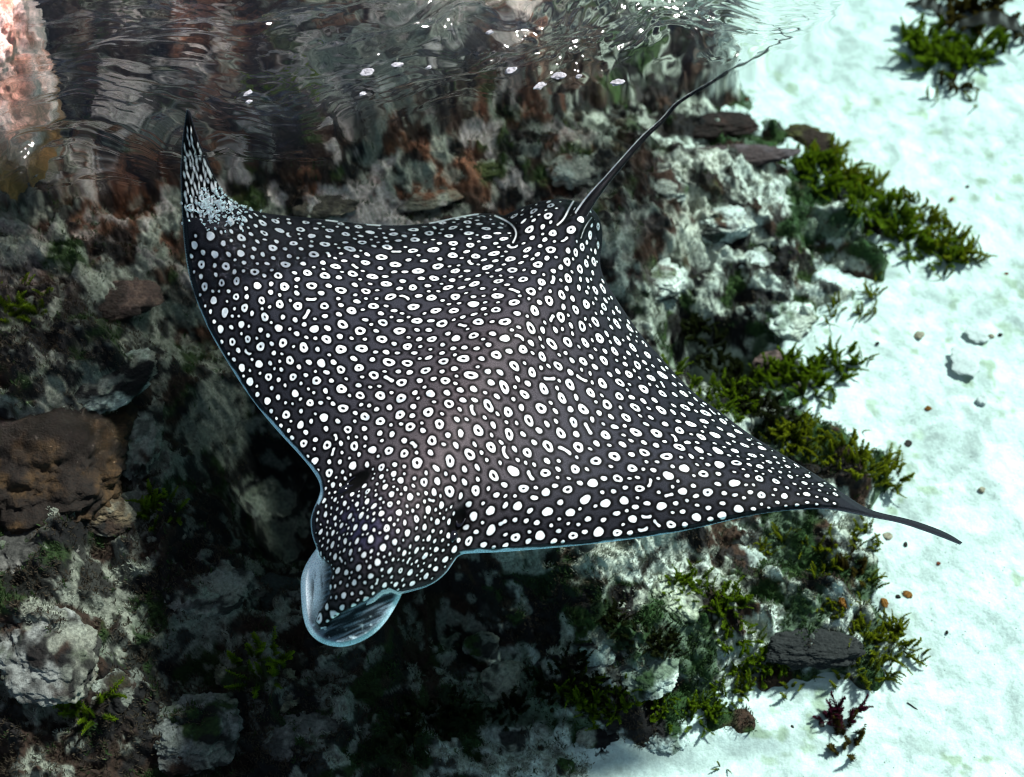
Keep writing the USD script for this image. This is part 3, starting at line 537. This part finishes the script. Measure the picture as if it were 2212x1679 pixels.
for px, py, sz, st, lb in ((2075, 560, 60, 'green_thina', 'single green seaweed trailing off the end of the thick bank'), (1885, 640, 44, 'green_thinb', 'small green seaweed on the sand below the thick bank'), (2040, 600, 36, 'spriga', 'short green sprig alone on the sand below the bank'),
    (1870, 680, 44, 'green_thina', 'olive seaweed clump on the sand right of the white rocks'), (1870, 775, 34, 'spriga', 'little yellow sprig on the sand right of the dark slope'), (1935, 1390, 50, 'greena', 'yellowish seaweed clump farthest right among the lower tufts'),
    (1700, 1500, 46, 'sprigb', 'thin curved green sprig on the bottom sand'), (1810, 1480, 50, 'sprigb', 'curved olive sprig just left of the red seaweed'), (1740, 1470, 40, 'spriga', 'short olive sprig on the bottom sand'), (1600, 1500, 50, 'green_thinb', 'straggling green seaweed on the bottom sand edge'),
    (1560, 1660, 26, 'spriga', 'tiny green sprig near the bottom edge of the sand'), (1855, 935, 30, 'spriga', 'small yellow-tipped sprig above the seaweed ridge'), (1990, 1420, 34, 'sprigb', 'curved yellow sprig right of the outer lower tufts'),
    (1870, 1165, 44, 'greenb', 'green seaweed clump just below the drooping wing tip'), (1830, 1240, 46, 'browna', 'reddish brown seaweed among the sprigs under the wing tip'),
    (560, 1440, 60, 'deepa', 'green seaweed on the yellowish flat rock at the bottom left'), (190, 1520, 60, 'deepb', 'green seaweed on the whitish sloping rock at lower left'), (60, 670, 60, 'deepa', 'dark green seaweed at the left edge under the wing'),
    (620, 230, 80, 'deepb', 'green seaweed in the rippled shallows above the left wing'), (340, 1110, 50, 'deepa', 'green seaweed on the mottled rock below the boulder')):
    tuft(st, px, py, sz, lb)
tuft('reda', 1825, 1540, 62, 'dark red bushy seaweed lying on the bottom sand'); tuft('redb', 1790, 1555, 44, 'smaller maroon seaweed left of the dark red bushy one')
tuft('browna', 1815, 1600, 50, 'torn olive brown seaweed scrap below the dark red seaweed')
# big weed in the top right corner: dark blades over green cushion
many('deep', 3, jitter([(1985, 110), (2050, 140), (2115, 110)], 6, 12, 10), (56, 76), 'dark green seaweed clump', 'in the top right corner')
many('brown', 2, jitter([(2010, 30), (2110, 45), (2195, 70)], 6, 16, 14), (58, 80), 'olive brown seaweed clump', 'at the back of the corner')
for px, py, sz, st, lb in ((2010, 215, 46, 'sprigb', 'narrow green sprig hanging left below the top right clump'), (2065, 185, 48, 'browna', 'ochre seaweed directly under the top right clump'), (2105, 225, 44, 'spriga', 'thin yellow-green sprig right below the top right clump')):
    tuft(st, px, py, sz, lb)
BLADE = plain('blade_brown', (0.022, 0.018, 0.014), 0.4, 60, 0.5, 0.2)
def blade(px, py, L, W, rot, lift, label):
    n = 24; t = np.linspace(0, 1, n); w = W * np.sin(np.pi * np.clip(t * 0.93 + 0.05, 0, 1)) ** 0.6 * (1 + 0.12 * np.sin(t * 19))
    c = np.c_[t * L - L / 2, 0.10 * L * np.sin(t * 3), lift * np.sin(t * 2.6) + 0.02]
    V = []; 
    for k, u in enumerate((-1, -.5, 0, .5, 1)):
        V.append(c + np.c_[0 * t, u * w, 0.25 * w * (u * u) + 0.004 * np.sin(t * 25 + u)])
    V = np.array(V).transpose(1, 0, 2).reshape(-1, 3); F = grid_faces(5, n)
    V = np.vstack([V, V - [0, 0, 0.0015]]); F = np.vstack([F, F[:, ::-1] + 5 * n])
    x = obj('weed_blade', (V, F), BLADE); UsdGeom.Xformable(x).AddTranslateOp().Set(Gf.Vec3d(*map(float, ground(px, py) + [0, 0, .03]))); UsdGeom.Xformable(x).AddRotateZOp().Set(rot)
    tag(x, label, 'seaweed')
blade(2130, 105, 0.17, 0.026, -18, 0.03, 'broad dark brown weed blade pointing right across the top right clump')
blade(1990, 62, 0.11, 0.018, -32, 0.02, 'shorter grey-brown weed blade on the left of the top right clump')
blade(2150, 20, 0.20, 0.02, -6, 0.03, 'long dark weed blade along the top edge at right')

# ------------------------------------------------------------------ bits lying on the sand
BIT = plain('debris_dark', (0.02, 0.014, 0.012), 0.5, 200); ORANGE = plain('debris_orange', (0.16, 0.06, 0.008), 0.5, 200); RUST = plain('debris_rust', (0.14, 0.03, 0.01), 0.5, 200); TAN = plain('debris_tan', (0.26, 0.21, 0.15), 0.4, 200); SHELLW = plain('shell_white', (0.50, 0.50, 0.48), .15, 200)
for i, (px, py, s, mt, nm, lb, ct) in enumerate([
    (1962, 960, 18, BIT, 'debris_flake', 'jagged black flake of debris alone on the sand right of the wing', 'debris'), (2089, 405, 12, BIT, 'pebble', 'small black pebble on the sand beyond the green bank', 'pebble'),
    (2055, 432, 14, ORANGE, 'pebble', 'orange-brown pebble beside the small black one', 'pebble'), (1956, 1177, 12, BIT, 'pebble', 'dark blue-black pebble on the sand under the drooping tip', 'pebble'), (2027, 1218, 9, RUST, 'pebble', 'tiny rust-red pebble right of the drooping tip', 'pebble'),
    (1985, 727, 20, TAN, 'shell_fragment', 'round tan shell fragment on the upper right sand', 'shell'), (2045, 1367, 9, BIT, 'pebble', 'tiny dark pebble right of the lower tufts', 'pebble'), (1822, 1305, 26, ORANGE, 'sponge_ball', 'round orange-brown ball among the sandy lower tufts', 'sponge'),
    (1910, 1305, 20, ORANGE, 'sponge_ball', 'oval orange lump right of the round orange ball', 'sponge'), (2004, 884, 14, ORANGE, 'shell_fragment', 'small orange shell fragment on the middle right sand', 'shell'), (1918, 1160, 20, TAN, 'debris_flake', 'brown flake close under the drooping wing tip', 'debris'),
    (1612, 217, 12, RUST, 'pebble', 'small red-brown pebble at the top reef edge by the tail', 'pebble'), (2174, 593, 10, RUST, 'pebble', 'tiny red pebble near the right edge of the sand', 'pebble'), (1895, 743, 10, BIT, 'pebble', 'tiny violet-black pebble right of the dark slope', 'pebble'),
    (1775, 1565, 14, BIT, 'debris_flake', 'dark flake just left below the maroon seaweed', 'debris'), (1711, 1571, 8, BIT, 'pebble', 'tiny dark pebble on the bottom sand left of the red seaweed', 'pebble'), (1940, 1290, 10, BIT, 'pebble', 'tiny dark pebble above the outer lower tufts', 'pebble'),
    (1960, 1285, 20, ORANGE, 'debris_flake', 'orange-brown flake above the outer lower tufts', 'debris'), (1975, 1530, 12, BIT, 'twig', 'short dark twig on the sand right of the red seaweed', 'twig'), (2120, 1060, 14, TAN, 'shell_fragment', 'pinkish shell fragment on the right sand', 'shell'),
    (2120, 870, 30, SHELLW, 'shell_fragment', 'white shell fragment at the right end of the sand', 'shell'), (2080, 790, 70, SHELLW, 'shell_fragment', 'large white shell plate half buried near the right edge', 'shell'), (2110, 730, 50, SHELLW, 'shell_fragment', 'white shell plate above the large one near the right edge', 'shell'),
    (2160, 725, 12, BIT, 'pebble', 'small black pebble at the right edge by the white shells', 'pebble'), (2140, 728, 16, TAN, 'pebble', 'olive pebble left of the black one by the white shells', 'pebble')]):
    m = rock_mesh(300 + i, (s * U * 1.2, s * U * 1.2 * rng.uniform(.6, 1), s * U * 0.9), 0.7 if s < 40 else 0.25, 0.7 if nm != 'pebble' else 0.3, 3)
    if nm == 'debris_flake': m.vertices *= [1, 1, 0.35]
    if nm == 'twig': m.vertices *= [0.25, 2.6, 0.5]
    x = obj(nm, m, mt); UsdGeom.Xformable(x).AddTranslateOp().Set(Gf.Vec3d(*map(float, ground(px, py) + [0, 0, s * U * 0.22]))); UsdGeom.Xformable(x).AddRotateZOp().Set(float(rng.uniform(0, 180)))
    tag(x, lb, ct)

# ------------------------------------------------------------------ fine turf on the reef
def turf_mesh(seed, h, n=7):
    r = np.random.default_rng(seed); V, F = [], []
    for _ in range(n):
        ph = r.uniform(0, 6.28); d = np.array([math.cos(ph), math.sin(ph), r.uniform(.8, 3)]); d /= np.linalg.norm(d); b = np.array([r.uniform(-.5, .5), r.uniform(-.5, .5), 0]) * h
        s = np.array([-math.sin(ph), math.cos(ph), 0]) * h * r.uniform(.05, .12); L = h * r.uniform(.6, 1.3); k = len(V)
        V += [b - s, b + s, b + d * L * .6 + s * .9, b + d * L + [0, 0, -.1 * h], b + d * L * .6 - s * .9]; F += [[k, k + 1, k + 2], [k, k + 2, k + 4], [k + 4, k + 2, k + 3]]
    return np.array(V), np.array(F)
cand = np.nonzero(keep & (rz > SANDZ - 0.01))[0]
pu, pv_ = to_plan(np.c_[xy, rz]); inview = cand[(pu[cand] > -60) & (pu[cand] < 2260) & (pv_[cand] > -60) & (pv_[cand] < 1740)]
pick = rng.choice(inview, 34000, replace=False)
pp = np.c_[xy[pick], rz[pick]]
lum = tint[pick].mean(1); greenish = tint[pick][:, 1] > 1.25 * tint[pick][:, 0]; kindn = np.where(greenish, 0.9, np.where(lum > 0.13, 0.5, 0.1)); kindn[rng.random(len(pick)) < 0.06] = 0.9; nearS = smooth(-rd[pick], -0.4, -0.05)
for nm, mt, sel, h in (('brown_turf', plain('turf_brown', (0.05, 0.034, 0.022), .5, 60, trans=.2), kindn < 0.45, .0075), ('pale_turf', plain('turf_pale', (0.24, 0.235, 0.19), .5, 60, trans=.2), (kindn >= 0.45) & (kindn < 0.56), .0075), ('green_turf', plain('turf_green', (0.025, 0.045, 0.012), .5, 60, trans=.3), kindn >= 0.56, .009)):
    q = pp[sel]
    pi = UsdGeom.PointInstancer.Define(stage, '/World/' + nm)
    protos = [usdkit.mesh(stage, f'/World/{nm}/tuft_{k:03d}', turf_mesh(k + 5, h), mt) for k in range(3)]
    pi.CreatePrototypesRel().SetTargets([p.GetPath() for p in protos])
    pi.CreatePositionsAttr(Vt.Vec3fArray.FromNumpy(q.astype(np.float32))); pi.CreateProtoIndicesAttr(Vt.IntArray.FromNumpy(rng.integers(0, 3, len(q)).astype(np.int32)))
    sc = rng.uniform(.5, 1.5, len(q)).astype(np.float32); pi.CreateScalesAttr(Vt.Vec3fArray.FromNumpy(np.c_[sc, sc, sc]))
    th = rng.uniform(0, np.pi, len(q)); pi.CreateOrientationsAttr(Vt.QuathArray([Gf.Quath(float(math.cos(t)), 0, 0, float(math.sin(t))) for t in th]))
    tag(pi, {'brown_turf': 'short brown algal turf covering the reef rock', 'pale_turf': 'short pale grey turf on the reef rock', 'green_turf': 'short green turf on the reef rock'}[nm], 'turf', kind='stuff')

# ------------------------------------------------------------------ water: the clear body, and its rippled skin behind the ray
WATER = usdkit.material(stage, '/World/Looks/sea_water', {'v': ('absorption_volume', {'color': (0.30, 0.88, 0.86), 'density': 0.30})}, [], volume='v.volume')
w = trimesh.creation.box([24, 24, 1.6]); w.apply_translation([0, 2, -0.8 - 0.004]); tag(obj('water', w, WATER, smooth=False), kind='structure')
edge_w = fine([(-400, 470), (60, 465), (250, 455), (370, 420), (500, 400), (640, 410), (760, 350), (980, 300), (1200, 240), (1400, 232), (1540, 222), (1680, 190), (1790, 120), (1850, 0), (1900, -120)], 5, 2)
us, vs = np.arange(-360, 1900, 3.4), np.r_[np.arange(-420, -40, 12), np.arange(-40, 480, 2.6)]
uu, vv = np.meshgrid(us, vs); ww = at(uu.ravel(), vv.ravel(), 0.012)
lim = np.interp(uu.ravel(), edge_w[:, 0], edge_w[:, 1]); dfront = (lim - vv.ravel() + 60 * (fbm(np.c_[uu.ravel() / 120, vv.ravel() / 60, 0 * uu.ravel()], 3, 210) - 0.5)) * U
p = ww.copy(); p[:, 2] = 0
warp = 0.30 * (np.stack([fbm(p * 2.6, 3, 201), fbm(p * 2.6, 3, 202), 0 * p[:, 0]], 1) - 0.5)
q = p + warp
ang = 0.22
qr = np.c_[q[:, 0] * math.cos(ang) + q[:, 1] * math.sin(ang), -q[:, 0] * math.sin(ang) + q[:, 1] * math.cos(ang), 0 * q[:, 0]]
rip = 0.055 * (fbm(qr * [2.6, 9, 1], 2, 203) - 0.5) + 0.034 * (fbm(qr * [5, 24, 1], 2, 204) - 0.5) + 0.0050 * (noise(qr * [45, 150, 1], 206) - 0.5)
tipc = at(430, 330, 0.0)[:2]; dr = np.hypot(*(p[:, :2] - tipc).T)
rip += 0.004 * np.sin(dr * 120 + 3 * fbm(p * 8, 2, 207)) * np.exp(-dr / 0.22)
amp = smooth(dfront, 0.0, 0.10)
calm = 1 - 0.75 * smooth(-p[:, 0], 0.30, 0.75) * smooth(p[:, 1], 0.6, 0.95)
hgt = rip * amp * calm 
f = grid_faces(len(us), len(vs))[:, ::-1]
f = f[(dfront[f] > 0).all(1)]
near_rock = np.zeros(len(ww), bool)
SURF = mat('water_skin', {'f': ('fresnel', {'IOR': 1.58}), 'e': ('attribute', {'attribute': 'depth_of_ripple'}), 'io': ('math', {'math_type': 'multiply_add', 'value2': 0.17, 'value3': 1.0005}), 'fm': ('math', {'math_type': 'multiply'}), 'r': ('refraction_bsdf', { 'roughness': 0.0, 'color': (0.97, 0.97, 0.97)}), 'tr': ('transparent_bsdf', {'color': (0.97, 0.97, 0.97)}), 'g': ('glossy_bsdf', {'roughness': 0.07, 'color': (1, 1, 1)}), 'thru': ('mix_closure', {'fac': 0.10}), 'x': ('mix_closure', {})},
    [('e.fac', 'io.value1'), ('io.value', 'r.IOR'), ('f.fac', 'fm.value1'), ('e.fac', 'fm.value2'), ('fm.value', 'x.fac'), ('r.BSDF', 'thru.closure1'), ('tr.BSDF', 'thru.closure2'), ('thru.closure', 'x.closure1'), ('g.BSDF', 'x.closure2')], 'x.closure')
wv = ww + np.c_[0 * hgt, 0 * hgt, hgt]
usedv = np.unique(f); rm = np.full(len(wv), -1); rm[usedv] = np.arange(len(usedv))
m = obj('water_surface', (wv[usedv], rm[f]), SURF); primvar(m, 'depth_of_ripple', smooth(dfront, 0.0, 0.20)[usedv]); tag(m, kind='structure')
parts = []
for k in range(300):
    a_ = rng.normal(0, 1, 2) * [34, 20] + [478, 446]
    if not poly.buffer(14).contains(shapely.Point(a_)): continue
    kk = np.argmin(np.hypot(*(pts - a_).T)); b_ = rough_rock(900 + k % 7, np.array([1, .7, .6]) * rng.uniform(.003, .013), .6) if False else rock_mesh(900 + k % 9, np.array([1.2, .6, .6]) * rng.uniform(.002, .007), .6, .8, 2)
    b_.apply_transform(trimesh.transformations.rotation_matrix(rng.uniform(0, 3.1), [0, 0, 1])); b_.apply_translation(T[kk] + [0, 0, .002]); parts.append(b_)
FROTH = plain('froth', (0.60, 0.72, 0.75), .6, 200, .4)
tag(obj('splash', trimesh.util.concatenate(parts), FROTH), 'small patch of froth where the raised left wing tip breaks the water', 'splash', kind='stuff')
# foam flecks riding on the ripples
FOAM = plain('foam', (0.33, 0.33, 0.36), .5, 160, .5)
for i, (px, py, s, lb) in enumerate([(1103, 152, 22, 'white foam fleck on the ripples above the body'), (1165, 186, 22, 'wide foam fleck right of the first one above the body'), (1208, 163, 26, 'long slanting foam fleck above the tail base'), (1335, 178, 26, 'greenish white foam fleck beside the tail end'),
    (795, 155, 26, 'foam fleck over the brown shallows in the upper middle'), (858, 140, 20, 'foam fleck right of the one over the brown shallows'), (783, 203, 14, 'small foam fleck under the pair over the brown shallows'), (537, 201, 16, 'foam fleck above the raised wing tip'), (538, 220, 13, 'smaller foam fleck right under the one above the wing tip'),
    (1058, 70, 14, 'small foam fleck near the top middle edge'), (1250, 165, 14, 'short foam streak right of the slanting one'), (925, 146, 12, 'tiny foam fleck in the upper middle ripples')]):
    m = rock_mesh(500 + i, (s * U * 1.2, s * U * 0.7, 0.008), 0.6, .7, 3); x = obj('foam_fleck', m, FOAM)
    UsdGeom.Xformable(x).AddTranslateOp().Set(Gf.Vec3d(*map(float, at(px, py, 0.024)))); UsdGeom.Xformable(x).AddRotateZOp().Set(float(rng.uniform(10, 40))); tag(x, lb, 'foam')
